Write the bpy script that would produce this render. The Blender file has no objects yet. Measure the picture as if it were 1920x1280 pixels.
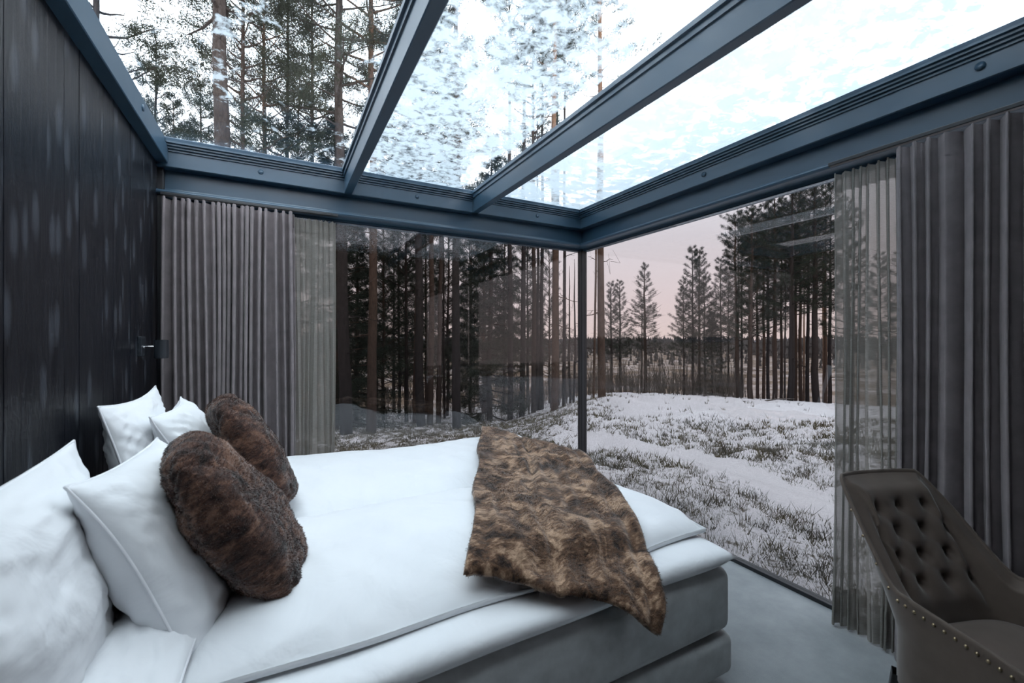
import bpy, bmesh, math, random
import numpy as np
from mathutils import Vector, Matrix

# ------------------------------------------------------------------ camera, sky, exposure
S = bpy.context.scene
C = S.collection
F, CX, CY, EYE, YAW = 815.0, 960.0, 638.0, 1.35, math.radians(28.2)
SN, CS = math.sin(YAW), math.cos(YAW)

cam_d = bpy.data.cameras.new('camera'); cam = bpy.data.objects.new('camera', cam_d); C.objects.link(cam)
cam_d.sensor_width = 36; cam_d.lens = F / 1920 * 36; cam_d.clip_start = .02; cam_d.clip_end = 3000
cam_d.shift_y = -2 / 1920
cam.location = (0, 0, EYE); cam.rotation_euler = (math.pi / 2, 0, -YAW)
cam_d.dof.use_dof = True; cam_d.dof.focus_distance = 5.0; cam_d.dof.aperture_fstop = 4.5
S.camera = cam

S.view_settings.view_transform = 'Standard'; S.view_settings.look = 'None'
S.view_settings.gamma = 1; S.view_settings.use_curve_mapping = False
S.view_settings.exposure = 0.0
S.cycles.transparent_max_bounces = 18; S.cycles.adaptive_threshold = .06; S.cycles.adaptive_min_samples = 16
S.cycles.max_bounces = 7; S.cycles.diffuse_bounces = 3; S.cycles.glossy_bounces = 3

world = bpy.data.worlds.new('overcast_dusk'); S.world = world; world.use_nodes = True
wn = world.node_tree.nodes; wl = world.node_tree.links; wn.clear()
w_out = wn.new('ShaderNodeOutputWorld'); w_bg = wn.new('ShaderNodeBackground')
w_tc = wn.new('ShaderNodeTexCoord'); w_sep = wn.new('ShaderNodeSeparateXYZ'); w_rmp = wn.new('ShaderNodeValToRGB')
wl.new(w_tc.outputs['Generated'], w_sep.inputs[0]); wl.new(w_sep.outputs['Z'], w_rmp.inputs[0])
wl.new(w_rmp.outputs[0], w_bg.inputs[0]); wl.new(w_bg.outputs[0], w_out.inputs[0])
cr = w_rmp.color_ramp
SKY = [(0.0, (.60, .485, .455)), (.08, (.60, .505, .50)), (.22, (.58, .545, .57)), (.50, (.86, .92, 1.0)), (1.0, (.84, .925, 1.0))]
cr.elements[0].position, cr.elements[0].color = SKY[0][0], (*SKY[0][1], 1)
cr.elements[1].position, cr.elements[1].color = SKY[-1][0], (*SKY[-1][1], 1)
for p, c in SKY[1:-1]:
    e = cr.elements.new(p); e.color = (*c, 1)
w_bg.inputs[1].default_value = 5.2

# ------------------------------------------------------------------ helpers
def to_world(x, z):                     # camera right / depth -> room X, Y
    return x * CS + z * SN, -x * SN + z * CS
def at_depth(px, z):                    # a column of the view at a depth -> room X, Y
    return to_world((px - CX) / F * z, z)

def put(o, parent=None):
    C.objects.link(o)
    if parent is not None: o.parent = parent
    return o
def tag(o, label=None, cat=None, group=None, kind=None):
    if label: o['label'] = label
    if cat: o['category'] = cat
    if group: o['group'] = group
    if kind: o['kind'] = kind
    return o
def empty(name, loc=(0, 0, 0), rz=0):
    o = bpy.data.objects.new(name, None); C.objects.link(o); o.location = loc; o.rotation_euler = (0, 0, rz)
    o.empty_display_size = .1
    return o
def fast_mesh(name, v, f):
    """v (n,3) floats, f (m,k) ints with one k for all."""
    v = np.asarray(v, dtype=np.float32); f = np.asarray(f, dtype=np.int32)
    me = bpy.data.meshes.new(name)
    me.vertices.add(len(v)); me.vertices.foreach_set('co', v.ravel())
    m, k = f.shape
    me.loops.add(m * k); me.loops.foreach_set('vertex_index', f.ravel())
    me.polygons.add(m); me.polygons.foreach_set('loop_start', np.arange(0, m * k, k, dtype=np.int32))
    me.update(calc_edges=True); me.validate()
    return me
def obj(name, me, mat=None, parent=None, smooth=True, loc=None):
    o = bpy.data.objects.new(name, me)
    if mat is not None and not me.materials: me.materials.append(mat)
    if smooth: me.polygons.foreach_set('use_smooth', np.ones(len(me.polygons), dtype=bool))
    put(o, parent)
    if loc is not None: o.location = loc
    return o
def join(parts):
    vs, fs, n = [], [], 0
    for v, f in parts:
        vs.append(np.asarray(v, float)); fs.append(np.asarray(f, int) + n); n += len(v)
    return np.concatenate(vs), np.concatenate(fs)
def grid_faces(nu, nv, wrap_u=False):
    i = np.arange(nu if wrap_u else nu - 1)[:, None]; j = np.arange(nv - 1)[None, :]
    i2 = (i + 1) % nu
    return np.stack([i * nv + j, i2 * nv + j, i2 * nv + j + 1, i * nv + j + 1], -1).reshape(-1, 4)
def boxes_bm(bl, bevel=0.0, seg=2):
    bm = bmesh.new()
    for (x0, x1, y0, y1, z0, z1) in bl:
        r = bmesh.ops.create_cube(bm, size=1)
        for v in r['verts']:
            v.co = Vector((x0 + (v.co.x + .5) * (x1 - x0), y0 + (v.co.y + .5) * (y1 - y0), z0 + (v.co.z + .5) * (z1 - z0)))
    if bevel > 0:
        bmesh.ops.bevel(bm, geom=bm.edges[:], offset=bevel, segments=seg, affect='EDGES', profile=.5)
    return bm
def boxes(name, bl, mat, parent=None, bevel=0.0, seg=2, smooth=False):
    bm = boxes_bm(bl, bevel, seg); me = bpy.data.meshes.new(name); bm.to_mesh(me); bm.free()
    o = obj(name, me, mat, parent, smooth=smooth or bevel > .012)
    return o
def prism_x(name, prof, x0, x1, mat, parent=None):
    """closed profile in (y,z) extruded along x."""
    n = len(prof); v = [(x0, y, z) for y, z in prof] + [(x1, y, z) for y, z in prof]
    f = [(i, (i + 1) % n, (i + 1) % n + n, i + n) for i in range(n)] + [tuple(range(n - 1, -1, -1)), tuple(range(n, 2 * n))]
    me = bpy.data.meshes.new(name); me.from_pydata(v, [], f); me.update()
    bm = bmesh.new(); bm.from_mesh(me); bmesh.ops.recalc_face_normals(bm, faces=bm.faces[:]); bm.to_mesh(me); bm.free()
    return obj(name, me, mat, parent, smooth=False)
def prism_y(name, prof, y0, y1, mat, parent=None):
    n = len(prof); v = [(x, y0, z) for x, z in prof] + [(x, y1, z) for x, z in prof]
    f = [(i, (i + 1) % n, (i + 1) % n + n, i + n) for i in range(n)] + [tuple(range(n - 1, -1, -1)), tuple(range(n, 2 * n))]
    me = bpy.data.meshes.new(name); me.from_pydata(v, [], f); me.update()
    bm = bmesh.new(); bm.from_mesh(me); bmesh.ops.recalc_face_normals(bm, faces=bm.faces[:]); bm.to_mesh(me); bm.free()
    return obj(name, me, mat, parent, smooth=False)
def tube(path, radii, sides=8, cap=True):
    path = np.asarray(path, float); n = len(path); radii = np.broadcast_to(np.asarray(radii, float), (n,))
    t = np.gradient(path, axis=0); t /= np.linalg.norm(t, axis=1)[:, None] + 1e-9
    ref = np.array([0, 0, 1.0]) if abs(t[:, 2]).mean() < .8 else np.array([1.0, 0, 0])
    a = np.cross(t, ref); a /= np.linalg.norm(a, axis=1)[:, None] + 1e-9; b = np.cross(t, a)
    th = np.linspace(0, 2 * np.pi, sides, endpoint=False)
    v = path[:, None] + radii[:, None, None] * (a[:, None] * np.cos(th)[None, :, None] + b[:, None] * np.sin(th)[None, :, None])
    i = np.arange(n - 1)[:, None]; j = np.arange(sides)[None]; j2 = (j + 1) % sides
    f = np.stack([i * sides + j, i * sides + j2, (i + 1) * sides + j2, (i + 1) * sides + j], -1).reshape(-1, 4)
    return v.reshape(-1, 3), f
def waves(x, y, seed, freq, n=9, ridged=False):
    rs = np.random.RandomState(seed); r = 0
    for k in range(n):
        a = rs.uniform(0, 2 * np.pi); fr = freq * rs.uniform(.6, 1.7); p = rs.uniform(0, 6.28)
        w = np.sin((x * math.cos(a) + y * math.sin(a)) * fr * 6.283 + p + 1.5 * np.sin((x * math.sin(a) - y * math.cos(a)) * fr * 2.1 + p))
        r = r + (1 - 2 * np.abs(w) if ridged else w)
    return r / n ** .5
def sstep(a, b, x):
    t = np.clip((x - a) / (b - a), 0, 1); return t * t * (3 - 2 * t)

# ------------------------------------------------------------------ materials
class N:
    def __init__(s, name):
        s.m = bpy.data.materials.new(name); s.m.use_nodes = True; s.t = s.m.node_tree; s.n = s.t.nodes; s.n.clear()
        s.out = s.n.new('ShaderNodeOutputMaterial')
    def add(s, typ, **kw):
        nd = s.n.new('ShaderNode' + typ)
        for k, v in kw.items():
            if k.startswith('i_'):
                key = k[2:]; key = int(key) if key.isdigit() else key.replace('_', ' ')
                if isinstance(v, bpy.types.NodeSocket): s.t.links.new(v, nd.inputs[key])
                else: nd.inputs[key].default_value = v
            else: setattr(nd, k, v)
        return nd
    def link(s, a, b): s.t.links.new(a, b)
    def coords(s, scale=(1, 1, 1), kind='Object', offset=None):
        tc = s.add('TexCoord'); mp = s.add('Mapping'); s.link(tc.outputs[kind], mp.inputs[0]); mp.inputs['Scale'].default_value = scale
        if offset is not None: s.link(offset, mp.inputs['Location'])
        return mp.outputs[0]
    def noise(s, vec, scale, detail=4, rough=.55, dist=0):
        n = s.add('TexNoise'); s.link(vec, n.inputs['Vector'])
        n.inputs['Scale'].default_value = scale; n.inputs['Detail'].default_value = detail
        n.inputs['Roughness'].default_value = rough; n.inputs['Distortion'].default_value = dist
        return n.outputs['Fac']
    def ramp(s, fac, stops):
        r = s.add('ValToRGB'); s.link(fac, r.inputs[0]); e = r.color_ramp.elements
        e[0].position, e[1].position = stops[0][0], stops[-1][0]
        def col(c): return (c, c, c, 1) if isinstance(c, (int, float)) else (*c, 1)
        e[0].color, e[1].color = col(stops[0][1]), col(stops[-1][1])
        for p, c in stops[1:-1]:
            x = e.new(p); x.color = col(c)
        return r.outputs[0]
    def math(s, op, a, b=None, clamp=False):
        m = s.add('Math', operation=op, use_clamp=clamp)
        for i, v in enumerate((a, b)):
            if v is None: continue
            if isinstance(v, bpy.types.NodeSocket): s.link(v, m.inputs[i])
            else: m.inputs[i].default_value = v
        return m.outputs[0]
    def mixc(s, fac, a, b, mode='MIX'):
        m = s.add('Mix', data_type='RGBA', blend_type=mode)
        for i, v in ((0, fac), (6, a), (7, b)):
            if isinstance(v, bpy.types.NodeSocket): s.link(v, m.inputs[i])
            else: m.inputs[i].default_value = v if isinstance(v, (int, float)) else (*v, 1)
        return m.outputs[2]
    def bump(s, h, strength=.3, dist=.01, normal=None):
        b = s.add('Bump'); s.link(h, b.inputs['Height']); b.inputs['Strength'].default_value = strength; b.inputs['Distance'].default_value = dist
        if normal is not None: s.link(normal, b.inputs['Normal'])
        return b.outputs[0]
    def bsdf(s, color, rough=.5, metal=0, normal=None, **kw):
        p = s.add('BsdfPrincipled')
        for key, v in (('Base Color', color), ('Roughness', rough), ('Metallic', metal)):
            if isinstance(v, bpy.types.NodeSocket): s.link(v, p.inputs[key])
            else: p.inputs[key].default_value = (*v, 1) if isinstance(v, tuple) else v
        if normal is not None: s.link(normal, p.inputs['Normal'])
        for k, v in kw.items():
            key = k.replace('_', ' ')
            p.inputs[key].default_value = v
        return p.outputs[0]
    def done(s, sh): s.link(sh, s.out.inputs[0]); return s.m

def m_wood():
    k = N('black_stained_wood'); oi = k.add('ObjectInfo')
    off = k.add('CombineXYZ'); k.link(k.math('MULTIPLY', oi.outputs['Random'], 37.0), off.inputs[2]); k.link(k.math('MULTIPLY', oi.outputs['Random'], 11.0), off.inputs[1])
    v = k.coords((6, 9, .55), offset=off.outputs[0]); g = k.noise(v, 5, 6, .6, 1.2)
    v2 = k.coords((1, 9.5, 3.2), offset=off.outputs[0])
    sp = k.add('SeparateXYZ'); k.link(v2, sp.inputs[0]); cb = k.add('CombineXYZ'); k.link(sp.outputs[1], cb.inputs[0]); k.link(sp.outputs[2], cb.inputs[1])
    vo = k.add('TexVoronoi', voronoi_dimensions='2D'); k.link(cb.outputs[0], vo.inputs['Vector']); vo.inputs['Scale'].default_value = .9
    knot = k.ramp(vo.outputs['Distance'], [(.10, 1.0), (.24, 0.0)])
    base = k.ramp(g, [(.3, (.002, .003, .006)), (.7, (.008, .010, .016))])
    col = k.mixc(k.math('MULTIPLY', knot, .6), base, (.060, .068, .084))  # real knots, with their glossy reflection painted in as a paler bluish colour
    rough = k.ramp(g, [(.3, .30), (.75, .46)])
    h = k.math('ADD', g, k.math('MULTIPLY', knot, .5))
    return k.done(k.bsdf(col, rough, 0, k.bump(h, .35, .006), Specular_IOR_Level=.5))
def m_metal(name, col, rough):
    k = N(name); v = k.coords((1, 1, 1)); n = k.noise(v, 3, 3)
    r = k.ramp(n, [(.3, rough - .02), (.7, rough + .04)])
    return k.done(k.bsdf(col, r, 0, k.bump(k.noise(v, 60, 3), .04, .003), Specular_IOR_Level=.6))
def m_plain(name, col, rough=.6, metal=0, **kw):
    k = N(name); v = k.coords(); c = k.mixc(k.ramp(k.noise(v, 9, 3), [(.3, 0.0), (.7, 1.0)]), tuple(x * .9 for x in col), tuple(min(1, x * 1.08) for x in col))
    return k.done(k.bsdf(c, rough, metal, **kw))
def m_fabric(name, col, weave=900, rough=.85, sheen=.3, var=.15, bump=.25, stretch=(1, 1, 1)):
    k = N(name); v = k.coords(stretch); n = k.noise(v, 14, 5); w = k.noise(v, weave, 2)
    c = k.mixc(k.ramp(n, [(.3, 0.0), (.7, 1.0)]), tuple(x * (1 - var) for x in col), tuple(min(1, x * (1 + var)) for x in col))
    return k.done(k.bsdf(c, rough, 0, k.bump(w, bump, .002), Sheen_Weight=sheen, Sheen_Roughness=.4, Specular_IOR_Level=.2))
def m_linen():
    k = N('white_cotton'); v = k.coords(); w1 = k.noise(v, 6, 4, .5, .6); w2 = k.noise(v, 1200, 1)
    c = k.mixc(w1, (.80, .82, .85), (.86, .87, .89))
    b = k.bump(w1, .4, .03); b = k.bump(w2, .08, .001, b)
    return k.done(k.bsdf(c, .75, 0, b, Sheen_Weight=.15, Specular_IOR_Level=.25))
def m_fur(name, dark, mid, light, scale=1.0):
    k = N(name); v = k.coords(); n1 = k.noise(v, 9 * scale, 5, .6, 1.5); n2 = k.noise(k.coords((1, 2.5, 1)), 45 * scale, 4, .7, .6); n3 = k.noise(v, 300, 2)
    s = k.math('ADD', k.math('MULTIPLY', n1, .62), k.math('MULTIPLY', n2, .38))
    c = k.ramp(s, [(.40, dark), (.50, mid), (.60, light)])
    b = k.bump(n3, .5, .004); b = k.bump(n2, .6, .012, b)
    return k.done(k.bsdf(c, .65, 0, b, Sheen_Weight=.5, Sheen_Roughness=.35, Specular_IOR_Level=.25))
def m_glass(name, tint, refl=1.0, f0=.045):
    """thin pane: see-through with the angle-dependent mirror of real glass"""
    k = N(name); lw = k.add('LayerWeight'); lw.inputs['Blend'].default_value = .5
    p = k.math('POWER', lw.outputs['Facing'], 5.0); fr = k.math('ADD', k.math('MULTIPLY', p, .97 - f0), f0)
    tr = k.add('BsdfTransparent'); tr.inputs[0].default_value = (*tint, 1)
    gl = k.add('BsdfGlossy'); gl.inputs['Roughness'].default_value = .015; gl.inputs[0].default_value = (.92 * refl, .95 * refl, 1.0 * refl, 1)
    mx = k.add('MixShader'); k.link(fr, mx.inputs[0]); k.link(tr.outputs[0], mx.inputs[1]); k.link(gl.outputs[0], mx.inputs[2])
    return k.done(mx.outputs[0])
def m_frost(name, lo, hi, scale, stretch, seed, maxa):
    """thin snow crust: translucent where it lies, open where the glass shows"""
    k = N(name); off = k.add('CombineXYZ'); off.inputs[0].default_value = seed; off.inputs[1].default_value = seed * 1.7
    v = k.coords(stretch, offset=off.outputs[0])
    n1 = k.noise(v, scale, 7, .68, .35); n2 = k.noise(v, scale * .22, 4, .55)
    s = k.math('ADD', k.math('MULTIPLY', n1, .7), k.math('MULTIPLY', n2, .3))
    edge = k.add('Attribute', attribute_name='edge', attribute_type='GEOMETRY')
    s = k.math('ADD', s, edge.outputs['Fac'])
    a = k.math('MULTIPLY', k.ramp(s, [(lo, 0.0), (hi, 1.0)]), maxa)
    tl = k.add('BsdfTranslucent'); tl.inputs[0].default_value = (.80, .905, .98, 1)
    df = k.add('BsdfDiffuse'); df.inputs[0].default_value = (.88, .92, .96, 1)
    m0 = k.add('MixShader'); m0.inputs[0].default_value = .72; k.link(tl.outputs[0], m0.inputs[1]); k.link(df.outputs[0], m0.inputs[2])
    tr = k.add('BsdfTransparent'); mx = k.add('MixShader')
    k.link(a, mx.inputs[0]); k.link(tr.outputs[0], mx.inputs[1]); k.link(m0.outputs[0], mx.inputs[2])
    return k.done(mx.outputs[0])
def m_sheer(name, col, alpha):
    k = N(name); v = k.coords(); w = k.noise(v, 260, 3, .7)
    wv = k.noise(k.coords((40, 40, 900)), 1, 2)
    c = k.mixc(w, tuple(x * .82 for x in col), tuple(min(1, x * 1.15) for x in col))
    df = k.add('BsdfDiffuse'); k.link(c, df.inputs[0]); tl = k.add('BsdfTranslucent'); k.link(c, tl.inputs[0])
    m0 = k.add('MixShader'); m0.inputs[0].default_value = .35; k.link(df.outputs[0], m0.inputs[1]); k.link(tl.outputs[0], m0.inputs[2])
    tr = k.add('BsdfTransparent'); mx = k.add('MixShader')
    k.link(k.ramp(wv, [(.3, alpha - .1), (.7, min(1, alpha + .1))]), mx.inputs[0]); k.link(tr.outputs[0], mx.inputs[1]); k.link(m0.outputs[0], mx.inputs[2])
    return k.done(mx.outputs[0])
def m_floor():
    k = N('grey_carpet'); v = k.coords(); n = k.noise(v, 5, 6, .65); w = k.noise(v, 420, 2)
    c = k.ramp(n, [(.3, (.27, .29, .30)), (.7, (.37, .39, .40))])
    return k.done(k.bsdf(c, .85, 0, k.bump(w, .35, .003), Specular_IOR_Level=.2))
def m_bark():
    k = N('pine_bark'); v = k.coords((1, 1, .28)); oi = k.add('ObjectInfo')
    n = k.noise(v, 34, 5, .65, .5); sep = k.add('SeparateXYZ'); tc = k.add('TexCoord'); k.link(tc.outputs['Object'], sep.inputs[0])
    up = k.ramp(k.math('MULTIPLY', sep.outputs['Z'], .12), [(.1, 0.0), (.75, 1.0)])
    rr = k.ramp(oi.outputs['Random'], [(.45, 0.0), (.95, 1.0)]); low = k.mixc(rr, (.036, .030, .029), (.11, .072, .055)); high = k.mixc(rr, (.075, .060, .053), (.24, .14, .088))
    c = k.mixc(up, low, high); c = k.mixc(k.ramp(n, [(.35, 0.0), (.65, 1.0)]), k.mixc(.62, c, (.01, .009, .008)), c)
    return k.done(k.bsdf(c, .95, 0, k.bump(n, .8, .02), Specular_IOR_Level=.1))
def m_needle(name, a, b):
    k = N(name); v = k.coords(); n = k.noise(v, 3, 3); c = k.mixc(k.ramp(n, [(.3, 0.0), (.7, 1.0)]), a, b)
    return k.done(k.bsdf(c, .7, 0, Specular_IOR_Level=.2))
def m_ground():
    k = N('snowy_heath'); v = k.coords(); at = k.add('Attribute', attribute_name='heath', attribute_type='GEOMETRY'); bo = k.add('Attribute', attribute_name='bog', attribute_type='GEOMETRY')
    n = k.noise(v, 5.5, 7, .7); n2 = k.noise(v, 26, 5, .7); n3 = k.noise(v, .35, 4)
    cov = k.math('ADD', k.math('MULTIPLY', n, .55), k.math('MULTIPLY', n2, .45))
    cov = k.math('ADD', cov, k.math('MULTIPLY', k.math('SUBTRACT', at.outputs['Fac'], 1.0), .3))
    snow = k.mixc(n, (.74, .70, .71), (.82, .79, .80))
    lit = k.ramp(n2, [(.3, (.045, .04, .03)), (.7, (.16, .13, .09))])
    c = k.mixc(k.ramp(cov, [(.53, 0.0), (.60, 1.0)]), snow, lit)
    bog = k.mixc(k.ramp(k.noise(k.coords((.25, .25, 1)), 1.2, 6, .7), [(.46, 0.0), (.66, 1.0)]), (.17, .115, .075), (.56, .48, .46))
    c = k.mixc(bo.outputs['Fac'], c, bog)
    b = k.bump(n2, .5, .05)
    return k.done(k.bsdf(c, .9, 0, b, Specular_IOR_Level=.15))

M = dict(
    wood=m_wood(), metal=m_metal('blue_black_steel', (.036, .078, .122), .33), dark=m_metal('matt_black_steel', (.010, .012, .016), .42),
    velvet=m_fabric('mauve_grey_velvet', (.215, .188, .195), 500, .8, .2), sheer=m_sheer('grey_linen_sheer', (.38, .365, .34), .74),
    linen=m_linen(), grey=m_fabric('grey_upholstery', (.50, .515, .52), 700, .8, .3), chair=m_fabric('taupe_velvet', (.105, .080, .066), 800, .6, .35, .12, .15),
    fur=m_fur('brown_throw_fur', (.022, .011, .007), (.15, .080, .046), (.50, .33, .22), .75), fur2=m_fur('russet_cushion_fur', (.014, .007, .006), (.075, .034, .024), (.22, .115, .075), .9),
    roofglass=m_glass('roof_glass', (.965, .985, .985)), sideglass=m_glass('tinted_glass', (.49, .49, .495), f0=.055),
    floor=m_floor(), bark=m_bark(), needle=m_needle('pine_needles', (.020, .026, .018), (.050, .058, .036)), spruce=m_needle('spruce_needles', (.016, .021, .015), (.034, .042, .028)),
    grass=m_needle('heath_blades', (.055, .045, .025), (.16, .135, .075)), ground=m_ground(), twig=m_plain('grey_twig', (.09, .075, .065), .9),
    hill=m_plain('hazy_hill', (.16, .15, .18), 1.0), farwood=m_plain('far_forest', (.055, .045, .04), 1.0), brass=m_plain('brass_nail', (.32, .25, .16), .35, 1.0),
    chrome=m_plain('chrome', (.8, .8, .82), .12, 1.0), leg=m_plain('black_wood', (.008, .008, .009), .45), piping=m_plain('white_piping', (.83, .84, .87), .7),
    flash=m_metal('outer_flashing', (.055, .075, .105), .5), lamp=m_metal('lamp_black', (.012, .017, .024), .45), foam=m_plain('dark_felt', (.03, .03, .032), .9), ice=m_plain('snow_lump', (.82, .85, .88), .6),
)

# ------------------------------------------------------------------ the room
XL, XR, YB, YF = -.615, 2.46, 3.218, -1.9
YG = .40                                    # glass roof ends; an unseen ceiling, brought forward to darken the near end, begins
RB, RT = 2.345, 2.50                         # roof frame underside, glass

floor = boxes('floor', [(XL - .1, XR + .03, YF - .1, YB + .03, -.12, 0)], M['floor']); tag(floor, 'pale grey floor beside the bed', 'floor', kind='structure')
wl_ = boxes('wall_left', [(XL - .16, XL - .022, YF - .1, YB + .06, -.1, 2.50)], M['dark']); tag(wl_, 'black stained wooden wall behind the bed', 'wall', kind='structure')
pw = .118; pm = None; y = YB + .015
while y > YF:
    if pm is None:
        p = boxes('plank', [(-.02, 0, -pw / 2 + .0004, pw / 2 - .0004, 0, 2.40)], M['wood'], wl_, bevel=0); pm = p.data
    else:
        p = bpy.data.objects.new('plank', pm); put(p, wl_)
    p.location = (XL + random.Random(y).uniform(-.0012, .0012), y - pw / 2, 0); y -= pw
wf = boxes('wall_front', [(XL - .1, XR + .1, YF - .14, YF, -.1, 2.55)], M['dark']); tag(wf, 'dark wall at the other end of the room', 'wall', kind='structure')

# roof frame ring with stepped glazing lips, rafters, panes, bolt caps
ceil = empty('ceiling', (0, 0, 0)); tag(ceil, 'glass roof on a blue-black steel frame', 'roof', kind='structure')
def lip_profile(edge, sgn):
    """profile: edge = wall plane, sgn = +1 steps towards +axis (into the room)."""
    s = sgn
    p = [(edge - s * .10, RB), (edge + s * .085, RB), (edge + s * .090, RB + .004), (edge + s * .090, RB + .088)]
    for q in range(4):
        p += [(edge + s * (.098 + .011 * q), RB + .089 + .013 * q), (edge + s * (.098 + .011 * q), RB + .098 + .013 * q), (edge + s * (.093 + .011 * q), RB + .099 + .013 * q)]
    return p + [(edge + s * .128, RT), (edge - s * .10, RT)]
prism_x('back_roof_beam', lip_profile(YB, -1), XL - .05, XR + .10, M['metal'], ceil)
prism_y('side_roof_beam', lip_profile(XR, -1), YF, YB - .05, M['metal'], ceil)
prism_y('side_roof_beam', [(XL - .1, RB + .02), (XL + .052, RB + .02), (XL + .055, RB + .024), (XL + .055, RB + .118), (XL + .046, RB + .124), (XL + .046, RT), (XL - .1, RT)], YF, YB - .05, M['metal'], ceil)
for cx in (.415, 1.354):
    prism_y('rafter', [(cx - .022, RB), (cx + .022, RB), (cx + .026, RB + .004), (cx + .026, RB + .105), (cx + .034, RB + .108), (cx + .034, RB + .130), (cx + .045, RB + .134), (cx + .045, RT),
                       (cx - .045, RT), (cx - .045, RB + .134), (cx - .034, RB + .130), (cx - .034, RB + .108), (cx - .026, RB + .105), (cx - .026, RB + .004)], YF, YB - .06, M['metal'], ceil)
bays = [(XL + .02, .405), (.425, 1.344), (1.364, XR + .02)]
for a, b in bays:
    boxes('pane', [(a, b, YG - .02, YB + .05, RT + .001, RT + .009)], M['roofglass'], ceil)
for (x0, x1, y0, y1) in ((XL - .1, XR + .16, YB + .06, YB + .10), (XR + .06, XR + .10, YF, YB + .10)):
    boxes('flashing', [(x0, x1, y0, y1, RB, RT + .075)], M['flash'], ceil, bevel=.004)
def cap_mesh():
    bm = bmesh.new(); bmesh.ops.create_cone(bm, cap_ends=True, segments=20, radius1=.016, radius2=.0145, depth=.005)
    me = bpy.data.meshes.new('bolt_cap'); bm.to_mesh(me); bm.free(); return me
boxes('unseen_ceiling_board', [(XL - .1, XR + .1, YF - .1, YG, RT + .0, RT + .12)], M['dark'], ceil)  # solid ceiling added out of view to keep roof light off the near end
cm = cap_mesh()
for (x, yy, ax) in ((-.10, YB - .092, 'y'), (.89, YB - .092, 'y'), (1.92, YB - .092, 'y'), (XR - .092, 1.85, 'x'), (XR - .092, .62, 'x'), (XL + .057, 2.60, 'x')):
    o = obj('bolt_cap', cm, M['metal'], ceil); o.location = (x, yy, RB + .055 if x > XL + .1 else RB + .09)
    o.rotation_euler = (math.pi / 2, 0, 0) if ax == 'y' else (0, math.pi / 2, 0)

# snow crust lying on the roof panes
def crust(name, x0, x1, y0, y1, z, mat, edge_fn, label):
    nx, ny = 90, 180
    X, Y = np.meshgrid(np.linspace(x0, x1, nx), np.linspace(max(y0, YG), y1, ny), indexing='ij')
    Z = z + .0015 * waves(X, Y, 5, 4) + .001
    me = fast_mesh(name, np.stack([X, Y, Z], -1).reshape(-1, 3), grid_faces(nx, ny))
    at = me.attributes.new('edge', 'FLOAT', 'POINT'); at.data.foreach_set('value', edge_fn(X, Y).astype(np.float32).ravel())
    o = obj(name, me, mat); tag(o, label, 'snow', kind='stuff'); return o
M['frost1'] = m_frost('wet_ice_specks', .565, .63, 9, (1.2, 1, 1), 3.0, .75)
M['frost2'] = m_frost('patchy_frost', .38, .53, 19, (1.1, 1.1, 1), 11.0, .94)
M['frost3'] = m_frost('snow_crust', .33, .50, 11, (.9, 1.1, 1), 23.0, .98)
crust('melting_ice', bays[0][0] + .01, bays[0][1] - .01, YF, YB + .04, RT + .014, M['frost1'], lambda X, Y: .10 * sstep(YB - .12, YB + .0, Y), 'wet ice specks on the roof pane next to the black wall')
crust('frost_crust', bays[1][0] + .01, bays[1][1] - .01, YF, YB + .04, RT + .014, M['frost2'],
      lambda X, Y: -.30 * sstep(bays[1][1] - .05 - .11 * sstep(.5, 2.9, Y) + .02 * np.sin(Y * 9), bays[1][1] - .03, X) - .05 * sstep(2.0, .6, Y), 'patchy frost on the middle roof pane between the rafters')
crust('frost_crust', bays[2][0] + .01, bays[2][1] - .01, YF, YB + .04, RT + .014, M['frost3'],
      lambda X, Y: -.04 * sstep(2.2, .4, Y), 'snow crust on the roof pane over the corner windows')

# lintels: recessed web with a rolled lower flange
def lintel_prof(edge, s):
    a = edge
    pr = [(a + .05, 2.165), (a - .004, 2.165), (a - .004, 2.186), (a - .074, 2.190)]
    for t in np.linspace(-math.pi / 2, math.pi / 2, 7): pr.append((a - .080 - .013 * math.cos(t), 2.203 + .013 * math.sin(t)))
    pr += [(a - .040, 2.219), (a - .026, 2.226), (a - .022, 2.24), (a - .022, RB - .001), (a + .05, RB - .001)]
    return pr
t1 = prism_x('trim_1', lintel_prof(YB, 1), XL - .02, XR + .05, M['metal']); tag(t1, 'steel lintel over the back window and curtains', 'lintel', kind='structure')
t2 = prism_y('trim_2', lintel_prof(XR, 1), YF, YB - .02, M['metal']); tag(t2, 'steel lintel over the side window', 'lintel', kind='structure')
t3 = boxes('trim_3', [(XR - .035, XR + .025, YB - .035, YB + .025, 0, 2.166)], M['dark'], bevel=.004); tag(t3, 'slim black post where the two windows meet', 'post', kind='structure')
t4 = boxes('trim_4', [(XL - .02, XL + .028, YB - .06, YB + .03, 0, RB)], M['dark'], bevel=.003); tag(t4, 'dark jamb where the black wall meets the curtains', 'jamb', kind='structure')
w1 = boxes('window_1', [(XL, XR - .03, YB - .004, YB + .004, .02, 2.17)], M['sideglass']); tag(w1, 'tinted back window looking into the pine forest', 'window', kind='structure')
w2 = boxes('window_2', [(XR - .004, XR + .004, YF, YB - .03, .02, 2.17)], M['sideglass']); tag(w2, 'tinted side window looking over snowy heath', 'window', kind='structure')
boxes('sill', [(XL, XR - .03, YB - .02, YB + .03, 0, .022)], M['dark'], w1, bevel=.002)
boxes('sill', [(XR - .02, XR + .03, YF, YB - .03, 0, .022)], M['dark'], w2, bevel=.002)

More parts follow.
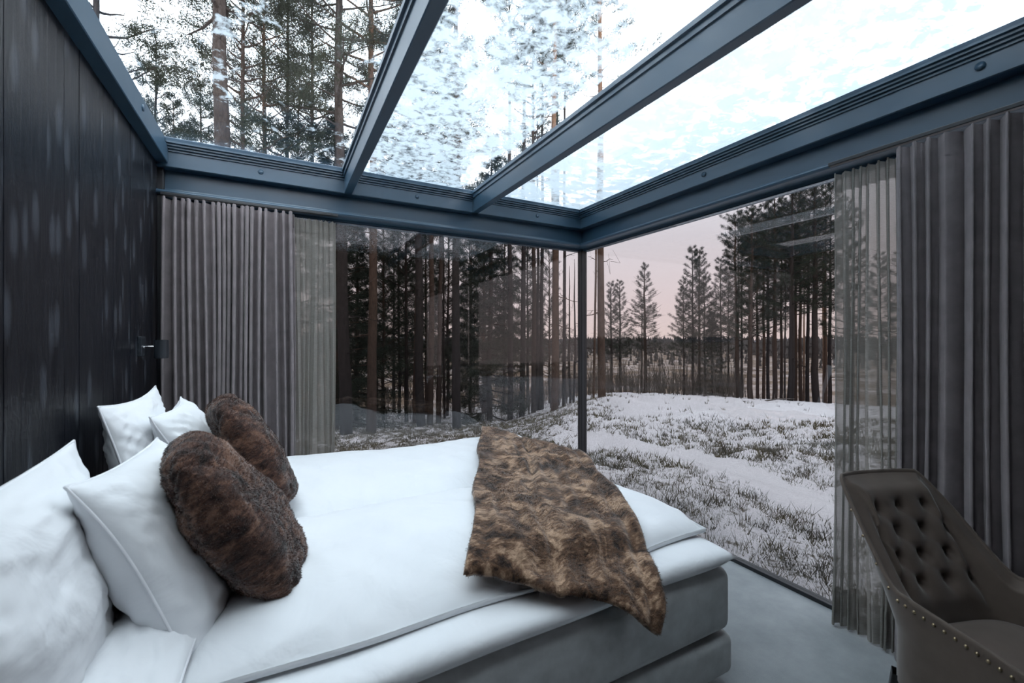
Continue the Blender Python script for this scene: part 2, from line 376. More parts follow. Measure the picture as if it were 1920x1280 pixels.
# ------------------------------------------------------------------ outdoors: ground
def ground_h(X, Y):
    X = np.asarray(X, float); Y = np.asarray(Y, float)
    x = X * CS - Y * SN; z = X * SN + Y * CS; d = np.hypot(x, z); az = np.arctan2(x, np.maximum(z, .01))
    a0, a1 = math.atan((930 - CX) / F), math.atan((1180 - CX) / F)
    k = sstep(a0, a1, az); D = 5.0 + 6.0 * k
    h = -.10 + .12 * k * sstep(5.5, 9.5, d) - .115 * np.log1p(np.exp((d - D) * 1.4)) / 1.4 * (1 + .0 * k)
    h = np.maximum(h, -2.75) + .035 * waves(X, Y, 3, .35) * sstep(0, 3, d - 2.5) + .02 * waves(X, Y, 8, 1.1) * sstep(3, 6, d)
    inside = sstep(.5, 0, np.maximum(np.maximum(X - XR, Y - YB), 0)) * 1.0
    return h - .07 * inside
def path_d(X, Y):                       # distance from the trodden snow path's centre line
    pts = [(1105, 822), (1150, 828), (1240, 845), (1330, 870), (1420, 905), (1500, 930), (1570, 955), (1680, 1000)]
    P = []
    for px, py in pts:
        z = (EYE + .10) * F / (py - CY); P.append(at_depth(px, z))
    P = np.array(P); dm = np.full(X.shape, 9e9)
    for a, b in zip(P[:-1], P[1:]):
        ab = b - a; t = np.clip(((X - a[0]) * ab[0] + (Y - a[1]) * ab[1]) / (ab @ ab), 0, 1)
        dm = np.minimum(dm, np.hypot(X - a[0] - t * ab[0], Y - a[1] - t * ab[1]))
    return dm
def heath_mask(X, Y):
    x = X * CS - Y * SN; z = X * SN + Y * CS; d = np.hypot(x, z); px = CX + F * x / np.maximum(z, .05)
    path = sstep(.16, .42, path_d(X, Y) + .12 * waves(X, Y, 31, .9))
    yy = CY + F * (EYE + .05) / np.maximum(z, .3)                   # the bare snow bank in front of the trees
    bank = sstep(7.0, 7.7, z + .22 * waves(X, Y, 12, .5)) * sstep(.16, .28, x / np.maximum(z, .05)) * (1 - sstep(14, 17, z))
    wood_ = sstep(.15, .02, x / np.maximum(z, .05)) * sstep(5, 7, z)                # littered forest floor behind the back window
    return np.clip(path * (1 - .97 * bank), 0, 1) + .22 * wood_
def ground_patch(name, xs, ys):
    X, Y = np.meshgrid(xs, ys, indexing='ij'); Z = ground_h(X, Y)
    hm = heath_mask(X, Y); Z = Z + hm * .02 * waves(X, Y, 44, 2.2) * (np.hypot(X, Y) < 25)
    me = fast_mesh(name, np.stack([X, Y, Z], -1).reshape(-1, 3), grid_faces(len(xs), len(ys)))
    for nm, val in (('heath', hm), ('bog', sstep(-1.9, -2.5, Z))):
        at = me.attributes.new(nm, 'FLOAT', 'POINT'); at.data.foreach_set('value', val.astype(np.float32).ravel())
    return obj(name, me, M['ground'])
def axis(lo, hi, core_lo, core_hi, step):
    core = np.arange(core_lo, core_hi, step); g = []
    d, p = step, core_hi
    while p < hi: g.append(p); d *= 1.13; p += d
    l = []; d, p = step, core_lo
    while p > lo: d *= 1.13; p -= d; l.append(p)
    return np.array(l[::-1] + list(core) + g + [hi])
gx = axis(-900, 1400, -5, 15, .11); gy = axis(-60, 1400, -2, 15, .11)
GR = ground_patch('ground', gx, gy); tag(GR, 'snowy heath sloping down to the distant bog', 'ground', kind='structure')
# the cabin's footprint is cut out of the ground
bm = bmesh.new(); bm.from_mesh(GR.data)
bmesh.ops.delete(bm, geom=[f for f in bm.faces if XL - .1 < f.calc_center_median().x < XR - .02 and YF < f.calc_center_median().y < YB - .02], context='FACES')
bm.to_mesh(GR.data); bm.free()

# far hill and forest edge
def ridge(name, r, a0, a1, hfun, mat, label, cat):
    a = np.linspace(a0, a1, 160); top = hfun(a); P = []
    for i, (aa, t) in enumerate(zip(a, top)):
        for rr, zz in ((r * .96, -4), (r, t), (r * 1.2, -4)):
            P.append((rr * math.sin(aa), rr * math.cos(aa), zz))
    o = obj(name, fast_mesh(name, np.array(P), grid_faces(len(a), 3)), mat); tag(o, label, cat, kind='structure'); return o
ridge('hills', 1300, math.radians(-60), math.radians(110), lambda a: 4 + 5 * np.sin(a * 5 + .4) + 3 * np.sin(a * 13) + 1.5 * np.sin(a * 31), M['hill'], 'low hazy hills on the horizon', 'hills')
def cone_forest(name, n, r0, r1, a0, a1, seed, label):
    rs = np.random.RandomState(seed); V, Fc = [], []
    a = rs.uniform(a0, a1, n); r = rs.uniform(r0, r1, n); h = rs.uniform(3.0, 6.5, n) * (r / 260)
    for i in range(n):
        X, Y = r[i] * math.sin(a[i]), r[i] * math.cos(a[i]); k = len(V) and 0
        base = len(V); th = np.linspace(0, 2 * np.pi, 5, endpoint=False) + rs.uniform(0, 6)
        for lv, (zz, rr) in enumerate(((.12, .20), (.5, .17))):
            for t in th: V.append((X + rr * h[i] * math.cos(t), Y + rr * h[i] * math.sin(t), -2.8 + zz * h[i]))
            V.append((X, Y, -2.8 + h[i] * (.68 if lv == 0 else 1.0)))
            b = base + lv * 6
            for q in range(5): Fc.append((b + q, b + (q + 1) % 5, b + 5))
    o = obj(name, fast_mesh(name, np.array(V), np.array(Fc)), M['farwood'], smooth=False); tag(o, label, 'forest', kind='stuff'); return o
cone_forest('bog_scrub', 1500, 70, 165, math.radians(-45), math.radians(95), 9, 'low brown scrub scattered over the distant bog')
cone_forest('far_forest', 5200, 170, 330, math.radians(-45), math.radians(95), 4, 'dark forest edge beyond the bog')

# heath: blades and twigs, too many to count
def blades(n, seed, region, hmin, hmax, width, per):
    rs = np.random.RandomState(seed); X, Y = region(rs, n)
    x = X * CS - Y * SN; z = X * SN + Y * CS
    keep = (heath_mask(X, Y) * (waves(X, Y, 51, .9) * .25 + waves(X, Y, 52, 2.6) * .2 + .62) > rs.uniform(0, 1, n)) & ((X > XR + .08) | (Y > YB + .08)) & (z > 1)
    X, Y = X[keep], Y[keep]; m = len(X); Z = ground_h(X, Y)
    X = np.repeat(X, per); Y = np.repeat(Y, per); Z = np.repeat(Z, per); q = m * per
    X += rs.normal(0, .02, q); Y += rs.normal(0, .02, q)
    h = rs.uniform(hmin, hmax, q) * (.6 + .4 * rs.rand(q)); az = rs.uniform(0, 6.283, q); ln = rs.uniform(.15, 1.1, q) * h
    w = width * rs.uniform(.6, 1.5, q); a2 = rs.uniform(0, 6.283, q)
    b0 = np.stack([X + w * np.cos(a2), Y + w * np.sin(a2), Z - .01], -1); b1 = np.stack([X - w * np.cos(a2), Y - w * np.sin(a2), Z - .01], -1)
    tp = np.stack([X + ln * np.cos(az), Y + ln * np.sin(az), Z + h], -1)
    v = np.stack([b0, b1, tp], 1).reshape(-1, 3); return v, np.arange(len(v)).reshape(-1, 3)
def reg_cam(z0, z1, p0, p1, power=1.5):
    def f(rs, n):
        z = z0 + (z1 - z0) * rs.rand(n) ** power; px = rs.uniform(p0, p1, n)
        return at_depth(px, z)
    return f
v, f = join([blades(16000, 1, reg_cam(1.9, 6, 600, 1750, 1.2), .012, .052, .0030, 6), blades(11000, 2, reg_cam(5, 12, 560, 1750, 1.0), .03, .10, .006, 6), blades(1500, 3, reg_cam(2, 9, 900, 1700), .07, .17, .003, 6)])
tag(obj('heath_grass', fast_mesh('heath_grass', v, f), M['grass'], smooth=False), 'brown heath grass and twigs poking through the snow', 'grass', kind='stuff')

# bare undergrowth on the slope and the bog edge
def thicket(n, seed, z0, z1, p0, p1):
    rs = np.random.RandomState(seed); V = []
    for i in range(n):
        z = rs.uniform(z0, z1); X, Y = at_depth(rs.uniform(p0, p1), z); g = float(ground_h(X, Y)); h = rs.uniform(.6, 2.1); w = .0011 * z * rs.uniform(.4, .9)
        for b in range(rs.randint(3, 8)):
            t0 = rs.uniform(0, .5) * h if b else 0; a = rs.uniform(0, 6.28); sp = rs.uniform(.05, .35) * h if b else .06
            p0_ = np.array([X, Y, g + t0]); p1_ = p0_ + [sp * math.cos(a), sp * math.sin(a), (h - t0) * rs.uniform(.5, 1)]
            d = np.array([CS, -SN, 0]) * w * (1 if b == 0 else .6); e = np.array([SN, CS, 0]) * w * .6
            V += [p0_ - d, p0_ + d, p1_, p0_ - e, p0_ + e, p1_]
    V = np.array(V); return V, np.arange(len(V)).reshape(-1, 3)
v, f = join([thicket(900, 5, 12, 40, 600, 1400), thicket(300, 6, 14, 30, 1080, 1400)])
tag(obj('undergrowth', fast_mesh('undergrowth', v, f), M['twig'], smooth=False), 'bare brown undergrowth between the trunks', 'undergrowth', kind='stuff')

# ------------------------------------------------------------------ trees
def tree_proto(seed, h, r0, c0, R, nb, kind, blades_n=8, bl=.095, bw=.007, dead=6):
    """returns (trunk mesh, foliage mesh); pine, young pine or spruce at height h"""
    rs = np.random.RandomState(seed); parts = []
    n = 15; t = np.linspace(0, 1, n); bend = np.cumsum(rs.normal(0, .012, (n, 2)), 0) * h * .12
    tp = np.stack([bend[:, 0], bend[:, 1], t * h - .15], -1)
    parts.append(tube(tp, r0 * (1 - t) ** .75 + .008, 9))
    def trunk_at(s): return np.array([np.interp(s, t, tp[:, k]) for k in range(3)])
    CP, CD, TW = [], [], []
    for i in range(nb):
        s = (i + rs.rand()) / nb; hh = c0 + (1 - c0) * s; az = i * 2.4 + rs.uniform(-.5, .5)
        if kind == 'pine': L = R * (math.sin(min(1, .22 + s * 1.05) * math.pi) ** .6 * .85 + .25) * rs.uniform(.55, 1.1); rise = .10 + .55 * s
        elif kind == 'young': L = R * (1 - s) ** .75 * rs.uniform(.65, 1.1) + .14; rise = .15 + .6 * s
        else: L = R * (1 - s) ** .85 * rs.uniform(.75, 1.1) + .10; rise = -.35 + .6 * s
        p0 = trunk_at(hh); q = np.linspace(0, 1, 6); o = np.array([math.cos(az), math.sin(az), 0])
        curve = p0 + o * (q * L)[:, None] + np.array([0, 0, 1]) * (L * (rise * q + (.18 if kind != 'spruce' else .22) * q ** 2))[:, None] + rs.normal(0, .03 * L, (6, 3)) * q[:, None]
        parts.append(tube(curve, np.linspace(.011 + .012 * L, .004, 6), 4))
        m = int((16 + 38 * L) * (1.5 if kind == 'spruce' else 1)); side = np.array([-o[1], o[0], 0])
        for j in range(m):
            u = rs.uniform(.28 if kind != 'spruce' else .1, 1.03) ** .8; b = np.array([np.interp(u, q, curve[:, k]) for k in range(3)])
            lat = rs.uniform(-1, 1) * L * .42 * (1.15 - u); up = rs.uniform(-.05, .12) * L if kind != 'spruce' else -abs(rs.normal(0, .10)) * L
            c = b + side * lat + o * abs(lat) * .5 + np.array([0, 0, up]); TW.append((b, c)); CP.append(c)
            CD.append(o * .6 + side * np.sign(lat) * .35 + np.array([0, 0, .55 if kind != 'spruce' else -.25]))
    for i in range(dead):
        s = rs.uniform(.12, max(.14, c0)); az = rs.uniform(0, 6.28); L = rs.uniform(.3, .9); p0 = trunk_at(s); o = np.array([math.cos(az), math.sin(az), rs.uniform(-.25, .2)])
        q = np.linspace(0, 1, 5); parts.append(tube(p0 + o * (q * L)[:, None] + rs.normal(0, .03, (5, 3)) * q[:, None], np.linspace(.014, .004, 5), 4))
        for z_ in range(2):
            b = p0 + o * L * rs.uniform(.4, .9); parts.append(tube(np.stack([b, b + rs.normal(0, .12, 3), b + rs.normal(0, .2, 3)]), [.006, .004, .003], 3 + 1))
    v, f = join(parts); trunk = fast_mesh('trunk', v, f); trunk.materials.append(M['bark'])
    trunk.polygons.foreach_set('use_smooth', np.ones(len(trunk.polygons), dtype=bool))
    if not CP: return trunk, None
    CP = np.array(CP); CD = np.array(CD); k = blades_n; m = len(CP)
    P = np.repeat(CP, k, 0) + rs.normal(0, .045, (m * k, 3)); D = np.repeat(CD, k, 0) + rs.normal(0, .75, (m * k, 3)); D /= np.linalg.norm(D, axis=1)[:, None]
    sd = np.cross(D, rs.normal(0, 1, (m * k, 3))); sd /= np.linalg.norm(sd, axis=1)[:, None] + 1e-9
    ln = bl * rs.uniform(.6, 1.25, (m * k, 1)); w = bw * rs.uniform(.7, 1.3, (m * k, 1))
    v1 = np.stack([P - sd * w, P + sd * w, P + D * ln], 1).reshape(-1, 3)
    A = np.array([a for a, b in TW]); B = np.array([b for a, b in TW]); sd = np.cross(B - A, rs.normal(0, 1, A.shape)); sd /= np.linalg.norm(sd, axis=1)[:, None] + 1e-9
    v2 = np.stack([A - sd * .005, A + sd * .005, B], 1).reshape(-1, 3); v = np.concatenate([v1, v2])
    fo = fast_mesh('foliage', v, np.arange(len(v)).reshape(-1, 3)); fo.materials.append(M['spruce' if kind == 'spruce' else 'needle'])
    return trunk, fo
PROTO = dict(
    low=(tree_proto(12, 10, .08, .14, 1.35, 78, 'young'), 10, .08),
    tall_a=(tree_proto(1, 14, .12, .46, 1.75, 60, 'pine'), 14, .12), tall_b=(tree_proto(2, 14, .12, .36, 1.6, 70, 'pine'), 14, .12),
    tall_c=(tree_proto(9, 14, .12, .55, 1.9, 52, 'pine', dead=10), 14, .12), high=(tree_proto(3, 14, .12, .72, 1.5, 34, 'pine', dead=12), 14, .12),
    slim_a=(tree_proto(4, 10, .09, .22, 1.15, 66, 'young'), 10, .09), slim_b=(tree_proto(5, 10, .09, .32, 1.3, 58, 'young'), 10, .09), slim_c=(tree_proto(10, 10, .09, .45, 1.5, 44, 'young'), 10, .09),
    spruce=(tree_proto(6, 8, .08, .04, 1.15, 90, 'spruce', dead=0), 8, .08), fat_spruce=(tree_proto(7, 8, .08, .03, 1.7, 95, 'spruce', dead=0), 8, .08),
    snag=(tree_proto(8, 8, .05, .5, .5, 9, 'none_', blades_n=0, dead=16) if False else tree_proto(8, 8, .05, .6, .5, 0, 'pine', dead=20), 8, .05),
)
rnd = random.Random(7)
def tree(px, z, proto, label, wpx=None, height=None, top=None, group=None, lean=0.0, name=None, cat='tree'):
    (tm, fm), h0, r0 = PROTO[proto]; X, Y = at_depth(px, z); g = float(ground_h(X, Y))
    if top is not None: height = EYE - g + (CY - top) * z / F
    if height is None: height = h0
    e = empty(name or ('spruce_tree' if 'spruce' in proto else 'dead_tree' if proto == 'snag' else 'pine_tree'), (X, Y, g - .03), rnd.uniform(0, 6.28))
    tag(e, label, cat, group); s = height / h0
    tr = bpy.data.objects.new('trunk', tm); put(tr, e); k = s
    if wpx is not None: k = max(.25 * s, min(2.2 * s, (wpx * z / F / 2) / (r0 * .86)))
    tr.scale = (k, k, s)
    if fm is not None:
        fo = bpy.data.objects.new('foliage', fm); put(fo, e); ks = min(1.25, max(.5, s)); fo.scale = (ks, ks, s); tr.scale = (min(k, ks * 1.6), min(k, ks * 1.6), s)
    e.rotation_euler = (rnd.uniform(-.008, .008), lean, e.rotation_euler.z if lean == 0 else -YAW)
    return e
# behind the back window and above it through the roof
BK = 'pines behind the back window'
T = [
 (418, 7.0, 'tall_c', 'thick frosted pine seen through the roof pane next to the black wall', 30, 13),
 (652, 9.0, 'tall_a', 'thick dark pine right beside the pale back curtain', 19, 14),
 (696, 9.6, 'tall_c', 'dark straight pine second from the back curtain', 15, 14),
 (762, 13.0, 'slim_c', 'thin pine between the second dark trunk and the close-set four', 6, 9),
 (777, 12.0, 'tall_a', 'first of the four close-set trunks from the back curtain', 9, 13),
 (791, 11.0, 'tall_b', 'thickest of the four close-set trunks beyond the back window', 14, 14),
 (806, 11.5, 'tall_c', 'third of the four close-set trunks from the back curtain', 10, 13),
 (821, 12.0, 'tall_a', 'fourth of the four close-set trunks from the back curtain', 8, 13),
 (834, 14.0, 'high', 'hair-thin pine just past the four close-set trunks', 4, 11),
 (858, 10.0, 'high', 'pale grey pine standing alone in the middle of the back window', 14, 14),
 (882, 17.0, 'slim_c', 'small slender pine just past the pale grey trunk', 5, 9.0),
 (918, 12.5, 'spruce', 'bushy dark spruce in the middle of the back window', 9, 8.4),
 (956, 12.0, 'high', 'brown pine right behind the bushy spruce', 9, 13),
 (980, 12.5, 'high', 'orange-barked pine second past the bushy spruce', 9, 14),
 (1000, 13.0, 'tall_c', 'dark pine third past the bushy spruce', 8, 13),
 (1009, 15.0, 'high', 'speckled birch-like trunk wedged between two pines near the corner post', 6, 11),
 (1016, 13.0, 'high', 'brown pine on the post side of the speckled trunk', 7, 13),
 (1039, 10.5, 'high', 'thick orange-barked pine closest before the corner post in the back window', 12, 14),
 (1046, 12.5, 'high', 'slim brown pine touching the thick orange-barked one', 6, 13),
 (1058, 12.0, 'high', 'thin brown pine between the thick orange trunk and the corner post', 6, 13),
 (1112, 12.0, 'high', 'thin dark leaning pine just past the corner post', 4, 12),
 (1127, 10.5, 'high', 'orange-barked pine with bare side branches just past the corner post', 12, 14),
]
for px, z, pr, lb, w, hgt in T: tree(px, z, pr, lb, w, hgt, group=BK, lean=.02 if px == 1112 else 0)
for px, tp, lb in ((1069, 492, 'bare dead stem with its tip level with the lintel beside the corner post'), (1075, 478, 'taller bare dead stem closest to the corner post')):
    tree(px, 13, 'snag', lb, 4, top=tp)
tree(630, 11.0, 'fat_spruce', 'dark drooping spruce half hidden by the pale back curtain', 9, 8.2)
tree(668, 13.0, 'spruce', 'dark spruce standing behind the two thick dark trunks', 8, 6.5)
# through the roof only
tree(375, 13.5, 'slim_a', 'young pine with its tip under the roof pane next to the wall', 9, 11.0)
tree(560, 15, 'slim_a', 'slender young pine seen low in the roof pane between wall and first rafter', 8, 12.5)
tree(500, 10.5, 'tall_b', 'green crown filling the roof pane beside the frosted trunk', 10, 13)
tree(180, 7.5, 'tall_b', 'pine crown peeping over the black wall through the roof', 14, 14)
tree(290, 10, 'slim_a', 'full green pine low in the roof pane closest to the black wall', 9, 9.5)
tree(455, 8.5, 'tall_b', 'green pine crown overlapping the frosted trunk on its rafter side', 9, 14)
tree(535, 11.5, 'tall_b', 'dense pine crown midway between the frosted trunk and the first rafter', 9, 14)
tree(330, 17, 'slim_b', 'hazy pine behind the frosted trunk in the roof pane', 8, 13)
tree(590, 12, 'tall_a', 'loose green pine crown next to the first rafter', 9, 14)
# mid-distance pines by the bog
tree(1146, 20, 'slim_b', 'bushy pine first past the orange trunk by the corner post', 5, top=525)
tree(1163, 21, 'slim_b', 'bushy pine second past the orange trunk by the corner post', 5, top=522)
tree(1209, 19, 'slim_b', 'solitary pointed pine against the pink sky', 6, top=490)
tree(1204, 20, 'high', 'thin stem standing against the solitary pointed pine', 3, top=560)
# the pine stand behind the snow bank
G = 'pines of the stand behind the snow bank'
R_ = [(1282, 17, 'slim_b', 520, 4), (1300, 17, 'slim_b', 458, 6), (1311, 18, 'slim_b', 462, 6), (1322, 20, 'slim_c', 505, 5), (1336, 16, 'spruce', 580, 5), (1352, 18, 'slim_b', 478, 5), (1366, 19, 'slim_c', 500, 4),
      (1380, 16, 'slim_b', 400, 8), (1391, 18, 'high', 430, 5), (1408, 15, 'slim_b', 385, 10), (1421, 19, 'slim_c', 410, 5), (1432, 18, 'high', 380, 6), (1441, 17, 'slim_b', 370, 6), (1452, 15, 'tall_b', 330, 9), (1464, 19, 'high', 365, 6),
      (1480, 14, 'tall_b', 300, 12), (1492, 18, 'slim_c', 360, 6), (1502, 17, 'high', 330, 7), (1513, 16, 'slim_c', 345, 7), (1532, 14, 'tall_b', 280, 13), (1546, 17, 'high', 320, 7), (1556, 16, 'slim_c', 340, 7)]
LB = {1300: 'tallest pine at the open-sky end of the stand behind the snow bank', 1311: 'twin pine leaning close to the tallest one at the open end of the stand', 1336: 'short dark spruce among the pines at the open end of the stand',
      1282: 'outermost slim pine at the open-sky end of the stand', 1380: 'slim dark pine where the stand behind the snow bank grows tall', 1408: 'thick grey-brown pine at the front of the stand near its middle',
      1452: 'straight dark pine halfway between the grey-brown and the orange trunk', 1480: 'orange-barked pine standing out in the stand before the side curtain', 1532: 'thick grey pine at the front of the stand beside the pale side curtain'}
ORD = ['first', 'second', 'third', 'fourth', 'fifth', 'sixth']
names_between = {}
last = None
for px, z, pr, tp, w in R_:
    if px in LB: last, cnt, lb = px, 0, LB[px]
    else:
        where = {1300: 'the tallest end pine', 1311: 'the twin end pine', 1336: 'the short dark spruce', 1380: 'the slim dark pine', 1408: 'the thick grey-brown pine', 1452: 'the straight dark pine', 1480: 'the orange-barked pine', 1532: 'the thick grey pine'}[last]
        lb = '%s thin trunk past %s of the stand, towards the side curtain' % (ORD[cnt], where); cnt += 1
    tree(px, z, pr, lb, w * .8, top=tp, group=G)
for i in range(10):
    px = 1388 + i * 17.5 + rnd.uniform(-4, 4); z = rnd.uniform(21, 28)
    tree(px, z, 'high', 'slim pine trunk deep in the stand behind the snow bank', rnd.uniform(2.5, 3.5), top=rnd.uniform(370, 460), group='pines deep in the stand')
for i in range(5):
    px = 1590 + i * 60; tree(px, rnd.uniform(13, 17), rnd.choice(['slim_a', 'slim_b']), 'pine glimpsed behind the side curtains', 8, rnd.uniform(6, 7.5), group='pines behind the side curtains')
for i in range(14):
    px = 645 + i * 30 + rnd.uniform(-8, 8); z = rnd.uniform(18, 28)
    tree(px, z, rnd.choice(['slim_a', 'slim_b', 'low']), 'faint slim pine far behind the back window trunks', rnd.uniform(3, 5), rnd.uniform(7, 11), group='faint pines far behind the back window')
for px, z, pr, hgt, lb in ((720, 13.5, 'low', 8.5, 'bushy low-branched pine filling the gap past the second dark trunk'), (748, 15, 'low', 9.5, 'bushy pine right before the four close-set trunks'), (800, 16, 'low', 9.5, 'bushy pine behind the four close-set trunks'),
        (838, 15, 'low', 9.0, 'bushy pine between the four close-set trunks and the pale grey one'), (905, 17, 'low', 8.0, 'bushy pine just before the dark spruce'), (945, 18, 'slim_a', 9.0, 'bushy pine just past the dark spruce'), (990, 20, 'slim_a', 9.0, 'leafy pine behind the dark third trunk past the spruce')):
    tree(px, z, pr, lb, 5, hgt, group='understory pines behind the back window')
# fallen branch on the bank
bx, by = at_depth(1442, 10.4)
e = empty('fallen_branch', (bx, by, float(ground_h(bx, by)))); tag(e, 'fallen grey branch on the crest of the snow bank', 'branch')
q = np.linspace(-1, 1, 9)[:, None]
v, f = tube(np.array([CS, -SN, 0]) * q * .62 + np.array([0, 0, 1]) * (.045 + .05 * q + .02 * np.sin(q * 4)), np.linspace(.025, .009, 9), 6); obj('stem', fast_mesh('stem', v, f), M['twig'], e)
for s0 in (-.2, .15, .35):
    b = np.array([CS, -SN, 0]) * s0 + np.array([0, 0, .05]); v, f = tube(np.stack([b, b + [.12, .1, .1], b + [.28, .12, .16]]), [.01, .007, .004], 5); obj('twig', fast_mesh('twig', v, f), M['twig'], e)

# ------------------------------------------------------------------ bed
BX0, BX1, BY0, BY1 = XL + .02, 1.566, 1.09, 2.90
bed = empty('bed', ((BX0 + BX1) / 2, (BY0 + BY1) / 2, 0)); tag(bed, 'wide bed with two grey upholstered layers and a white topper', 'bed')
L0 = bed.location
def bedbox(name, x0, x1, y0, y1, z0, z1, mat, bev, seg=5):
    return boxes(name, [(x0 - L0.x, x1 - L0.x, y0 - L0.y, y1 - L0.y, z0, z1)], mat, bed, bevel=bev, seg=seg, smooth=True)
bedbox('base', BX0, BX1 + .005, BY0 - .005, BY1, .05, .208, M['grey'], .035)
bedbox('mattress', BX0, BX1, BY0, BY1, .216, .462, M['grey'], .045)
for lx in (BX0 + .15, BX1 - .15):
    for ly in (BY0 + .15, BY1 - .15): bedbox('leg', lx - .03, lx + .03, ly - .03, ly + .03, 0, .06, M['leg'], .004, 2)
def sheet_box(name, x0, x1, y0, y1, z0, z1, seed, parent=None):
    """soft slab: pinched rounded edges, gently wavy"""
    nx, ny = 90, 90; u = np.linspace(-1, 1, nx); v_ = np.linspace(-1, 1, ny); U, V = np.meshgrid(u, v_, indexing='ij')
    ed = ((1 - np.abs(U) ** 26) * (1 - np.abs(V) ** 22)) ** .42; P = []
    cx, cy, zm = (x0 + x1) / 2, (y0 + y1) / 2, z0 + (z1 - z0) * .55
    X = cx + U * (x1 - x0) / 2 - .012 * np.sign(U) * (1 - ed) * 0; Y = cy + V * (y1 - y0) / 2 + .006 * waves(X, V, seed, 1.2) * np.abs(V) ** 6
    T_ = zm + (z1 - zm) * ed + .004 * waves(X, Y, seed, 1.1) * ed; B_ = zm - (zm - z0) * ed
    v1 = np.stack([X, Y, T_], -1).reshape(-1, 3); v2 = np.stack([X, Y, B_], -1).reshape(-1, 3); f1 = grid_faces(nx, ny)
    v, f = join([(v1, f1), (v2, f1[:, ::-1])]); me = fast_mesh(name, v - np.array([parent.location.x, parent.location.y, 0]) if parent else v, f)
    bm = bmesh.new(); bm.from_mesh(me); bmesh.ops.remove_doubles(bm, verts=bm.verts[:], dist=1e-4); bm.to_mesh(me); bm.free()
    return obj(name, me, M['linen'], parent)
sheet_box('topper', BX0, BX1 + .006, BY0 - .012, BY1 + .01, .463, .545, 4, bed)

def duvet_top(X, Y):
    w = waves(X, Y, 21, .55) * .014 + waves(X * .35, Y, 22, 1.5) * .009
    cr_ = (waves(X + .5 * Y, Y * .6, 23, 2.2, ridged=True)) * .005
    return .660 + .035 * sstep(1.9, 2.9, Y) + w + cr_
def duvet(name, x0, x1, y0, y1, seed, label):
    nx, ny = 150, 90; u = np.linspace(-1, 1, nx); v_ = np.linspace(-1, 1, ny); U, V = np.meshgrid(u, v_, indexing='ij')
    # spread the rows so that the rounded rims are well sampled
    U2 = np.sign(U) * (1 - (1 - np.abs(U)) ** 1.6); V2 = np.sign(V) * (1 - (1 - np.abs(V)) ** 1.6)
    cx, cy = (x0 + x1) / 2, (y0 + y1) / 2
    X = cx + U2 * (x1 - x0) / 2; Y = cy + V2 * (y1 - y0) / 2
    X = X + .020 * waves(V2 * .5, U2 * .1, seed, 1.0) * (np.abs(U2) ** 8); Y = Y + .018 * waves(X, U2 * 0, seed + 1, .8) * (np.abs(V2) ** 6)
    du = (1 - np.abs(U2)) * (x1 - x0) / 2; dv = (1 - np.abs(V2)) * (y1 - y0) / 2
    ed = (1 - np.exp(-du / .055)) * (1 - np.exp(-dv / .13)); zb = .552
    tuck = waves(X * 1.0, Y * 1.0, seed + 3, 3.0, ridged=True) * .006 * np.exp(-np.minimum(du, dv) / .06)
    top = zb + .012 + (duvet_top(X, Y) - zb - .012) * ed ** .8 + tuck
    top = np.where((np.abs(U) >= 1) | (np.abs(V) >= 1), zb + .018, top); bot = np.full_like(top, zb)
    bot = np.where((np.abs(U) >= 1) | (np.abs(V) >= 1), zb + .018, bot)
    f1 = grid_faces(nx, ny); v, f = join([(np.stack([X, Y, top], -1).reshape(-1, 3), f1), (np.stack([X, Y, bot], -1).reshape(-1, 3), f1[:, ::-1])])
    me = fast_mesh(name, v, f); bm = bmesh.new(); bm.from_mesh(me); bmesh.ops.remove_doubles(bm, verts=bm.verts[:], dist=1e-4); bm.to_mesh(me); bm.free()
    o = obj(name, me, M['linen']); tag(o, label, 'duvet', 'white duvets on the bed'); return o
duvet('duvet', -.20, 1.60, 1.19, 2.09, 61, 'white duvet on the near half of the bed under the square pillow')
duvet('duvet', -.24, 1.60, 2.095, 3.0, 71, 'white duvet on the window half of the bed')

# pillows and cushions
def cushion_mesh(name, a, b, t, seed, pinch=.10, wr=.006, n=56, power=.5, rnd_=0):
    u = np.linspace(-1, 1, n); u = np.sign(u) * (1 - (1 - np.abs(u)) ** 1.5); U, V = np.meshgrid(u, u, indexing='ij')
    X = a * U * (1 - pinch * (1 - V ** 2) * U ** 2); Y = b * V * (1 - pinch * (1 - U ** 2) * V ** 2)
    if rnd_:
        q_ = np.maximum(np.abs(U), np.abs(V)) / np.maximum((np.abs(U) ** rnd_ + np.abs(V) ** rnd_) ** (1 / rnd_), 1e-6); q_ = np.where(np.maximum(np.abs(U), np.abs(V)) > 0, q_, 1); X = X * q_; Y = Y * q_
    e = ((1 - U ** 2) * (1 - V ** 2)); prof = e ** power
    w = waves(U, V, seed, .9) * wr + waves(U, V, seed + 5, 2.0, ridged=True) * wr * .6
    f1 = grid_faces(n, n); sides = []
    for s in (1, -1):
        Z = s * t * prof + w * (prof > 0) * np.minimum(1, prof * 3) + .012 * waves(U, V, seed + 9, .35)
        sides.append((np.stack([X, Y, Z], -1).reshape(-1, 3), f1 if s > 0 else f1[:, ::-1]))
    v, f = join(sides); me = fast_mesh(name, v, f)
    bm = bmesh.new(); bm.from_mesh(me); bmesh.ops.remove_doubles(bm, verts=bm.verts[:], dist=1e-5); bm.to_mesh(me); bm.free()
    rim_i = np.concatenate([[(i, 0) for i in range(n)], [(n - 1, j) for j in range(1, n)], [(i, n - 1) for i in range(n - 2, -1, -1)], [(0, j) for j in range(n - 2, 0, -1)]])
    Z = .012 * waves(U, V, seed + 9, .35); rim = np.array([(X[i, j], Y[i, j], Z[i, j]) for i, j in rim_i])
    return me, rim
